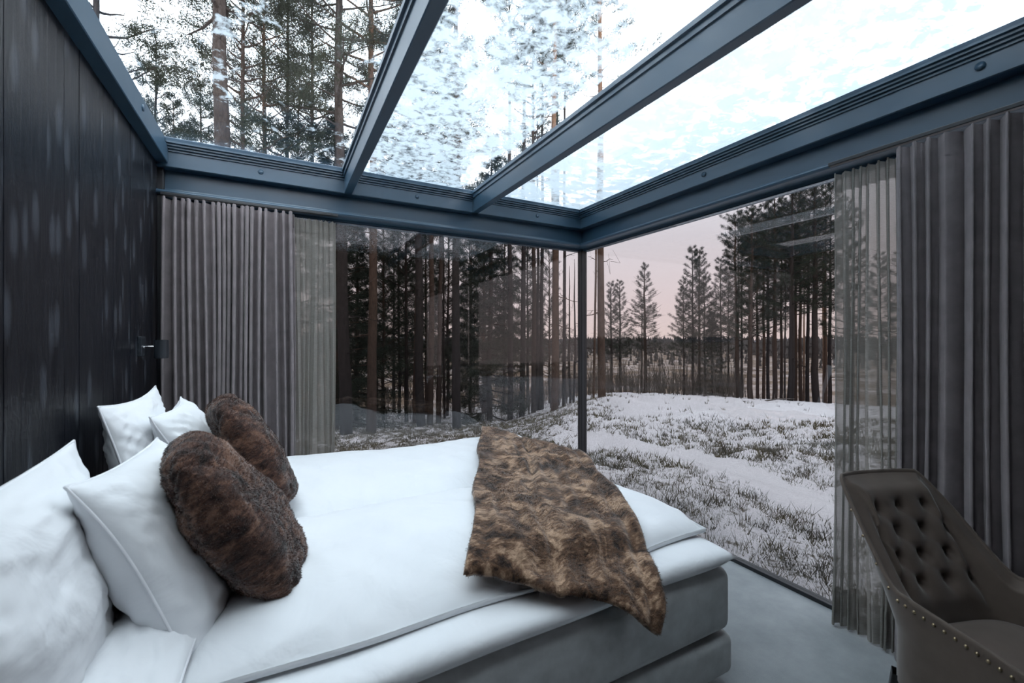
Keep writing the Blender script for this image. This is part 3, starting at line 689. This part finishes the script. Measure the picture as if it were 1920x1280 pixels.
def frame(center, wdir, hdir):
    w = Vector(wdir).normalized(); h = Vector(hdir); h = (h - h.dot(w) * w).normalized(); n = w.cross(h)
    m = Matrix((w, h, n)).transposed().to_4x4(); m.translation = Vector(center); return m
def pillow(center, wdir, hdir, a, b, t, seed, label, mat='linen', name='pillow', cat='pillow', group='white pillows', **kw):
    me, rim = cushion_mesh('cover', a, b, t, seed, **kw)
    e = empty(name); tag(e, label, cat, group); e.matrix_world = frame(center, wdir, hdir)
    cv = obj('cover', me, M[mat], e)
    if mat == 'linen':
        v, f = tube(np.concatenate([rim, rim[:1]]), .0035, 6); obj('piping', fast_mesh('piping', v, f), M['piping'], cv)
    else:
        fur_pile(me, cv, mat, seed, 30000, .0065)
    return e
def fur_pile(me, parent, mat, seed, n, ln, k=None):
    rs = np.random.RandomState(seed); m = len(me.polygons); ar = np.zeros(m); me.polygons.foreach_get('area', ar)
    ce = np.zeros(m * 3); me.polygons.foreach_get('center', ce); ce = ce.reshape(-1, 3); no = np.zeros(m * 3); me.polygons.foreach_get('normal', no); no = no.reshape(-1, 3)
    i = rs.choice(m, n, p=ar / ar.sum()); r = np.sqrt(ar[i])[:, None]
    tang = rs.normal(0, 1, (n, 3)); tang -= (tang * no[i]).sum(1)[:, None] * no[i]; P = ce[i] + tang * r * .45
    lay = np.stack([waves(P[:, 0], P[:, 1], seed + q, 2.2) for q in range(3)], -1) * .75
    D = no[i] * .55 + lay + rs.normal(0, .25, (n, 3)); D /= np.linalg.norm(D, axis=1)[:, None]
    sd = np.cross(D, rs.normal(0, 1, (n, 3))); sd /= np.linalg.norm(sd, axis=1)[:, None]; L = ln * rs.uniform(.6, 1.2, (n, 1))
    v = np.stack([P - sd * .0008, P + sd * .0008, P + D * L], 1).reshape(-1, 3)
    o = obj('fur_pile', fast_mesh('fur_pile', v, np.arange(len(v)).reshape(-1, 3)), M[mat], parent, smooth=False); o['kind'] = 'stuff'; return o
pillow((-.475, 1.34, .80), (.02, 1, .02), (-.12, 0, .5), .36, .26, .10, 101, 'large white pillow against the black wall behind the near square pillow')
pillow((-.36, 1.38, .60), (.1, 1, 0), (1, -.1, .03), .30, .20, .05, 102, 'white pillow lying flat beneath the near upright pillows')
pillow((-.27, 1.57, .765), (.05, .44, .0), (-.19, .05, .38), .255, .285, .12, 103, 'square white pillow leaning behind the near brown fur cushion', pinch=.07)
pillow((-.475, 2.29, .875), (.04, 1, .02), (-.09, 0, .5), .30, .26, .075, 104, 'white pillow against the black wall in the window corner')
pillow((-.315, 2.34, .855), (.02, .5, .02), (-.17, .02, .42), .25, .24, .09, 105, 'white pillow leaning behind the far brown fur cushion')
pillow((-.105, 1.54, .825), (-.045, 1, .03), (-.29, .0, .50), .20, .29, .105, 106, 'dark brown fur cushion nearest, showing its crumpled edge', 'fur2', 'fur_cushion', 'cushion', 'brown fur cushions', pinch=.02, wr=.006, power=.36, rnd_=3.6)
pillow((-.09, 2.20, .885), (-.02, 1, .03), (-.29, .0, .50), .22, .265, .095, 107, 'russet fur cushion beside the back curtain', 'fur2', 'fur_cushion', 'cushion', 'brown fur cushions', pinch=.02, wr=.006, power=.36, rnd_=3.6)

# fur throw draped across the foot and over the side
def throw_mesh():
    A, B, Cc, D = map(np.array, ((1.27, 2.84), (1.585, 2.06), (1.07, .915), (.495, 1.20)))
    n, m = 130, 90; s, t = np.meshgrid(np.linspace(0, 1, n), np.linspace(0, 1, m), indexing='ij'); s3, t3 = s[..., None], t[..., None]
    P = (1 - s3) * ((1 - t3) * A + t3 * B) + s3 * ((1 - t3) * D + t3 * Cc)
    # slightly curved outline
    P[..., 0] += .02 * np.sin(s * math.pi) * (t - .2) + .012 * np.sin(s * 17) * (np.abs(t - .5) * 2) ** 6
    P[..., 1] += .015 * np.sin(t * 11) * (np.abs(s - .5) * 2) ** 6
    X, Y = P[..., 0], P[..., 1]
    # unroll over the side: rows past the duvet rim run down its edge, the topper and the mattress
    prof = np.array([(1.36, .0), (1.255, -.010), (1.205, -.045), (1.170, -.085), (1.075, -.100), (1.035, -.145), (1.028, -.24), (1.026, -.60)])
    seg = np.concatenate([[0], np.cumsum(np.hypot(np.diff(prof[:, 0]), np.diff(prof[:, 1])))]); d = np.clip(1.36 - Y, 0, None)
    Yd = np.where(Y < 1.36, np.interp(d, seg, prof[:, 0]), Y); dz = np.where(Y < 1.36, np.interp(d, seg, prof[:, 1]), 0)
    ztop = np.where(Y < 1.36, duvet_top(X, np.full_like(Y, 1.36)), duvet_top(X, Y)) + dz
    rim = np.minimum(np.minimum(s, 1 - s) * 8, np.minimum(t, 1 - t) * 7).clip(0, 1)
    fold = .010 * waves(t * 1.1, s * .55, 201, 3.2, ridged=True) + .009 * waves(X, Y, 202, 1.6) ; crease = -.030 * np.exp(-((t - .42 - .04 * np.sin(s * 7)) / .026) ** 2) - .022 * np.exp(-((t - .90 - .012 * np.sin(s * 9)) / .02) ** 2) + .012 * np.exp(-((t - .95) / .03) ** 2)
    off = np.maximum(.012, .046 + (fold + crease) * (.35 + .65 * rim))
    hang = np.clip((d - seg[4] + .02) / (seg[5] - seg[4] + .02), 0, 1)
    def smooth(a, k=6):
        for _ in range(k):
            b = a.copy(); b[1:-1] = (a[:-2] + 2 * a[1:-1] + a[2:]) / 4; a = b.copy(); a[:, 1:-1] = (b[:, :-2] + 2 * b[:, 1:-1] + b[:, 2:]) / 4
        return a
    off, hang, Yd, ztop = smooth(off, 2), smooth(hang, 3), smooth(Yd, 3), smooth(ztop, 3)
    Z1 = ztop + off * (1 - hang) ; Yo = Yd - off * hang * .8 - .012 * hang
    Z0 = Z1 - .038 * (1 - hang) ; Y0 = Yo + .030 * hang
    edge = (s == 0) | (s == 1) | (t == 0) | (t == 1)
    mid = lambda a, b: np.where(edge, (a + b) / 2, a)
    f1 = grid_faces(n, m)
    v, f = join([(np.stack([X, mid(Yo, Y0), mid(Z1, Z0)], -1).reshape(-1, 3), f1[:, ::-1]), (np.stack([X, mid(Y0, Yo), mid(Z0, Z1)], -1).reshape(-1, 3), f1)])
    me = fast_mesh('cover', v, f); bm = bmesh.new(); bm.from_mesh(me); bmesh.ops.remove_doubles(bm, verts=bm.verts[:], dist=1e-5); bmesh.ops.recalc_face_normals(bm, faces=bm.faces[:]); bm.to_mesh(me); bm.free(); return me
thr = empty('fur_throw', (0, 0, 0)); tag(thr, 'brown faux fur throw hanging over the side of the bed', 'throw')
tme = throw_mesh(); tcv = obj('cover', tme, M['fur'], thr); fur_pile(tme, tcv, 'fur', 77, 60000, .0065)

# ------------------------------------------------------------------ curtains
def fold_curve(p0, p1, z0, z1, nf, amp, seed, nv=26, off=0.0, spread=1.0, peak=-.25):
    p0, p1 = np.array(p0, float), np.array(p1, float); L = np.linalg.norm(p1 - p0); d = (p1 - p0) / L; nrm = np.array([d[1], -d[0]])
    nu = int(nf * 14) + 1; u = np.linspace(0, 1, nu); rs = np.random.RandomState(seed)
    jit = np.cumsum(rs.uniform(.55, 1.45, int(nf) + 2)); jit = np.concatenate([[0], jit]); jit = (jit - jit[0]) / (jit[-1]) * nf
    v = np.linspace(0, 1, nv); U, V = np.meshgrid(u, v, indexing='ij')                    # V = 0 at the top
    ph0 = np.interp(U * (len(jit) - 1), np.arange(len(jit)), jit) * 2 * np.pi
    drift = sum(rs.uniform(.25, .75) * np.sin(U * rs.uniform(3, 17) + rs.uniform(0, 6)) for _ in range(4))
    drift2 = sum(rs.uniform(.2, .6) * np.sin(U * rs.uniform(8, 30) + rs.uniform(0, 6)) for _ in range(3))
    ph = ph0 + drift * V * 1.6 + drift2 * V ** 2 * 1.3
    am = amp * (.75 + .5 * V ** .7 * (1 + .45 * np.sin(U * 31 + seed))) * (1 + .25 * np.sin(U * 57 + seed * 2))
    w = 1.15 * np.sin(ph) + peak * np.cos(2 * ph) + .22 * np.sin(ph * .5 + 1.1) * V
    lat = .35 * amp * np.sin(2 * ph) + .018 * spread * np.sin(V * 2.4 + U * 9 + seed) * V
    al = U * L + lat; o = am * w + off
    X = p0[0] + d[0] * al + nrm[0] * o; Y = p0[1] + d[1] * al + nrm[1] * o; Z = z0 + (z1 - z0) * V + .006 * np.sin(ph0) * (V < .01)
    return X, Y, Z, nrm, nu, nv
def curtain(name, p0, p1, ztop, zbot, nf, amp, seed, mat, label, group, peak=.22):
    e = empty(name, (p0[0], p0[1], 0)); tag(e, label, 'curtain', group); o0 = np.array([p0[0], p0[1], 0])
    X, Y, Z, nrm, nu, nv = fold_curve(p0, p1, ztop, zbot, nf, amp, seed, peak=peak)
    me = fast_mesh('cloth', np.stack([X, Y, Z], -1).reshape(-1, 3) - o0, grid_faces(nu, nv)); c = obj('cloth', me, mat, e)
    if mat is not M['sheer']:
        md = c.modifiers.new('thickness', 'SOLIDIFY'); md.thickness = .003; md.offset = 0
    # sewn header band and hem follow the same folds, a hair proud of the cloth
    for nm, a, b in (('header_band', 0, 2), ('hem', nv - 3, nv)):
        k = slice(a, b); s_ = 1.0015
        for side in (.0028,):
            v = np.stack([X[:, k] + nrm[0] * side, Y[:, k] + nrm[1] * side, Z[:, k] + (.001 if a == 0 else 0)], -1)
            obj(nm, fast_mesh(nm, v.reshape(-1, 3) - o0, grid_faces(nu, v.shape[1])), mat, c)
    return e
CV = 'heavy mauve-grey curtains'; CH = 'pale grey sheer curtains'
curtain('curtain', (XL + .035, YB - .135), (.085, YB - .135), 2.150, .012, 19, .034, 11, M['velvet'], 'mauve-grey velvet curtain next to the black wall', CV, peak=-.25)
curtain('sheer_curtain', (.085, YB - .075), (.335, YB - .075), 2.140, .012, 7, .016, 12, M['sheer'], 'narrow pale sheer curtain at the back window', CH)
curtain('sheer_curtain', (XR - .12, 1.10), (XR - .12, .83), 2.135, .012, 8, .021, 13, M['sheer'], 'pale sheer curtain at the side window behind the chair', CH)
curtain('curtain', (XR - .17, .845), (XR - .17, -.15), 2.150, .012, 19, .028, 14, M['velvet'], 'mauve-grey velvet curtain behind the tufted chair', CV)
r1 = boxes('curtain_rail', [(XL + .03, .345, YB - .150, YB - .122, 2.166, 2.184)], M['dark'], bevel=.003); tag(r1, 'black curtain rail under the back lintel', 'rail', 'curtain rails')
r2 = boxes('curtain_rail', [(XR - .185, XR - .157, -1.2, 1.10, 2.166, 2.184)], M['dark'], bevel=.003); tag(r2, 'black curtain rail under the side lintel', 'rail', 'curtain rails')

# ------------------------------------------------------------------ reading lamp on the wall
lamp = empty('wall_lamp', (XL, 2.79, 1.32)); tag(lamp, 'small black reading spotlight on the black wall beside the curtain', 'lamp')
boxes('wall_plate', [(0.001, .018, -.035, .035, -.05, .05)], M['lamp'], lamp, bevel=.003)
v, f = tube([(.018, 0, .0), (.05, .0, .0), (.07, .01, .0)], .0035, 10); obj('joint', fast_mesh('joint', v, f), M['chrome'], lamp)['label'] = 'chrome swivel joint'
def cyl(r, h, seg=28, bev=.003):
    bm = bmesh.new(); bmesh.ops.create_cone(bm, cap_ends=True, segments=seg, radius1=r, radius2=r, depth=h)
    bmesh.ops.bevel(bm, geom=[e for e in bm.edges if len(e.link_faces) == 2 and e.calc_face_angle() > .8], offset=bev, segments=2, affect='EDGES')
    me = bpy.data.meshes.new('c'); bm.to_mesh(me); bm.free(); return me
o = obj('lamp_head', cyl(.031, .095), M['lamp'], lamp, smooth=False); o.location = (.085, .015, -.014)
o = obj('switch', cyl(.005, .006, 12, .001), M['chrome'], lamp); o.location = (.021, -.01, -.004); o.rotation_euler = (0, math.pi / 2, 0)

# ------------------------------------------------------------------ tufted chair
ccx, ccz = 1.43, 1.19
CXw, CYw = to_world(ccx, ccz); fd = to_world(.17, -.985)
chair = empty('tufted_chair', (CXw, CYw, 0), math.atan2(fd[1], fd[0]) + math.pi / 2); tag(chair, 'taupe velvet tub chair with a button-tufted back and nailhead trim', 'chair')
_th = np.linspace(0, math.pi / 2, 200); _ne = 3.0
_qx, _qy = .25 * np.cos(_th) ** (2 / _ne), .02 + .23 * np.sin(_th) ** (2 / _ne)           # quarter: side -> middle of the back
_hx = np.concatenate([_qx[::-1], np.linspace(.25, .24, 40)[1:]]); _hy = np.concatenate([_qy[::-1], np.linspace(.02, -.25, 40)[1:]])
_hl = np.concatenate([[0], np.cumsum(np.hypot(np.diff(_hx), np.diff(_hy)))]); _hl /= _hl[-1]
def chair_path(s):
    """s in [-1,1]: arm front -> round the back -> arm front; x, y (front is -y), even steps along the way"""
    s = np.asarray(s, float); a = np.abs(s); return np.sign(s) * np.interp(a, _hl, _hx), np.interp(a, _hl, _hy)
def chair_top(s):
    a = np.abs(s); return .855 - .275 * sstep(.24, .43, a) - .04 * sstep(.43, 1, a)
ns, nz = 120, 44
sv = np.linspace(-1, 1, ns); tv = np.linspace(0, 1, nz); SS, TT = np.meshgrid(sv, tv, indexing='ij')
def chair_surface(inner, SS, TT):
    x, y = chair_path(SS); top = chair_top(SS); z = .30 + (top - .30) * TT
    lift = np.clip((z - .46) / .44, 0, 1); back = 1 - sstep(.25, .7, np.abs(SS))
    y = y + .20 * lift ** 1.15 * back + .03 * lift; x = x * (1 + .02 * lift)
    if inner:
        dx, dy = np.gradient(x, axis=0), np.gradient(y, axis=0); l = np.hypot(dx, dy) + 1e-9
        nx_, ny_ = -dy / l, dx / l                                     # points inwards or outwards
        flip = np.sign(-(nx_ * x + ny_ * (y - .02)) + 1e-9); thick = .050 * (1 - .75 * sstep(.9, 1.0, TT) ** 2) * (1 - .5 * sstep(.94, 1, np.abs(SS)))
        x = x + nx_ * flip * thick; y = y + ny_ * flip * thick; z = z - .0 * TT
    return x, y, z
xo, yo, zo = chair_surface(False, SS, TT); xi, yi, zi = chair_surface(True, SS, TT)
# button tufting on the inner back
btn = []
for r, (tz, row) in enumerate(((.84, (-.16, 0, .16)), (.715, (-.24, -.08, .08, .24)), (.59, (-.16, 0, .16)), (.465, (-.24, -.08, .08, .24)))):
    for s0 in row: btn.append((s0, tz))
dim = np.zeros_like(SS)
for s0, t0 in btn: dim += .024 * np.exp(-(((SS - s0) / .026) ** 2 + ((TT - t0) / .03) ** 2)) + .008 * np.exp(-(((SS - s0) / .055) ** 2 + ((TT - t0) / .065) ** 2))
for (s0, t0) in btn:
    for (s1, t1) in btn:
        if 0 < t0 - t1 < .17 and abs(s1 - s0) < .12:
            ab = np.array([s1 - s0, t1 - t0]); q = np.clip(((SS - s0) * ab[0] + (TT - t0) * ab[1]) / (ab @ ab), 0, 1)
            dd = np.hypot(SS - s0 - q * ab[0], (TT - t0 - q * ab[1]) * .9); dim += .006 * np.exp(-(dd / .016) ** 2)
puff = .016 * (sstep(.30, .42, TT) * (1 - sstep(.93, 1, TT))) * (1 - sstep(.19, .30, np.abs(SS)))
vx, vy = xo - xi, yo - yi; ll = np.hypot(vx, vy) + 1e-9
xi2 = xi + vx / ll * (dim - puff); yi2 = yi + vy / ll * (dim - puff)
f1 = grid_faces(ns, nz); P = lambda a, b, c: np.stack([a, b, c], -1).reshape(-1, 3)
ob_ = obj('outer_back', fast_mesh('outer_back', P(xo, yo, zo), f1), M['chair'], chair)
tb_ = obj('tufted_back', fast_mesh('tufted_back', P(xi2, yi2, zi), f1[:, ::-1]), M['chair'], chair)
# rolled rim joining the two skins along the top and the arm fronts
R1 = np.concatenate([P(xo[0:1], yo[0:1], zo[0:1]), P(xo[:, -1:], yo[:, -1:], zo[:, -1:]), P(xo[-1:, ::-1], yo[-1:, ::-1], zo[-1:, ::-1])])
R2 = np.concatenate([P(xi2[0:1], yi2[0:1], zi[0:1]), P(xi2[:, -1:], yi2[:, -1:], zi[:, -1:]), P(xi2[-1:, ::-1], yi2[-1:, ::-1], zi[-1:, ::-1])])
mid = (R1 + R2) / 2; rr = np.maximum(np.linalg.norm(R1 - R2, axis=1) / 2, .011) * 1.02
K = 7; rim = np.stack([mid + (R1 - mid) * math.cos(a) * 1.0 + np.where(np.arange(len(mid))[:, None] < nz, np.array([0, -1, 0]), np.where(np.arange(len(mid))[:, None] >= nz + ns, np.array([0, -1, 0]), np.array([0, 0, 1]))) * (rr * math.sin(a))[:, None] for a in np.linspace(0, math.pi, K)], 1)
obj('rolled_rim', fast_mesh('rolled_rim', rim.reshape(-1, 3), grid_faces(len(mid), K)), M['chair'], chair)
bm = bmesh.new(); bmesh.ops.create_uvsphere(bm, u_segments=12, v_segments=8, radius=.0125); bme = bpy.data.meshes.new('button'); bm.to_mesh(bme); bm.free()
bm = bmesh.new(); bmesh.ops.create_uvsphere(bm, u_segments=8, v_segments=6, radius=.0052); nme = bpy.data.meshes.new('nailhead'); bm.to_mesh(nme); bm.free()
for s0, t0 in btn:
    i, j = int(round((s0 + 1) / 2 * (ns - 1))), int(round(t0 * (nz - 1)))
    o = obj('button', bme, M['chair'], tb_); o.location = (xi2[i, j], yi2[i, j], zi[i, j])
for s0 in np.concatenate([np.linspace(-.985, -.30, 22), np.linspace(.30, .985, 22)]):
    a, b, c_ = chair_surface(False, np.array([[s0]]), np.array([[.945]]))
    o = obj('nailhead', nme, M['brass'], ob_); o.location = (a[0, 0], b[0, 0], c_[0, 0])
# seat cushion
n = 40; u = np.linspace(-1, 1, n); U, V = np.meshgrid(u, u, indexing='ij'); sq = (np.abs(U) ** 5 + np.abs(V) ** 5) ** .2
k_ = np.where(sq > 0, np.maximum(np.abs(U), np.abs(V)) / np.maximum(sq, 1e-6), 1); Xs, Ys = U * k_ * .215, -.035 + V * k_ * .245; e_ = np.clip(1 - np.maximum(np.abs(U), np.abs(V)), 0, 1)
Zt = .42 + .055 * (1 - np.exp(-e_ / .09)) + .012 * (1 - U ** 2) * (1 - V ** 2); Zb = np.where(e_ > 0, .31, .42); ff = grid_faces(n, n)
v, f = join([(P(Xs, Ys, Zt), ff), (P(Xs, Ys, Zb), ff[:, ::-1])]); obj('seat', fast_mesh('seat', v, f), M['chair'], chair)
boxes('seat_rail', [(-.225, .225, -.265, -.235, .29, .42)], M['chair'], chair, bevel=.01, seg=3, smooth=True)
for sx in (-1, 1):
    for yy, kick in ((-.22, 0), (.20, .06)):
        v, f = tube([(sx * .19, yy, .315), (sx * .195, yy + kick * .4, .16), (sx * .20, yy + kick, 0)], [.026, .021, .016], 4); obj('leg', fast_mesh('leg', v, f), M['leg'], chair, smooth=False)
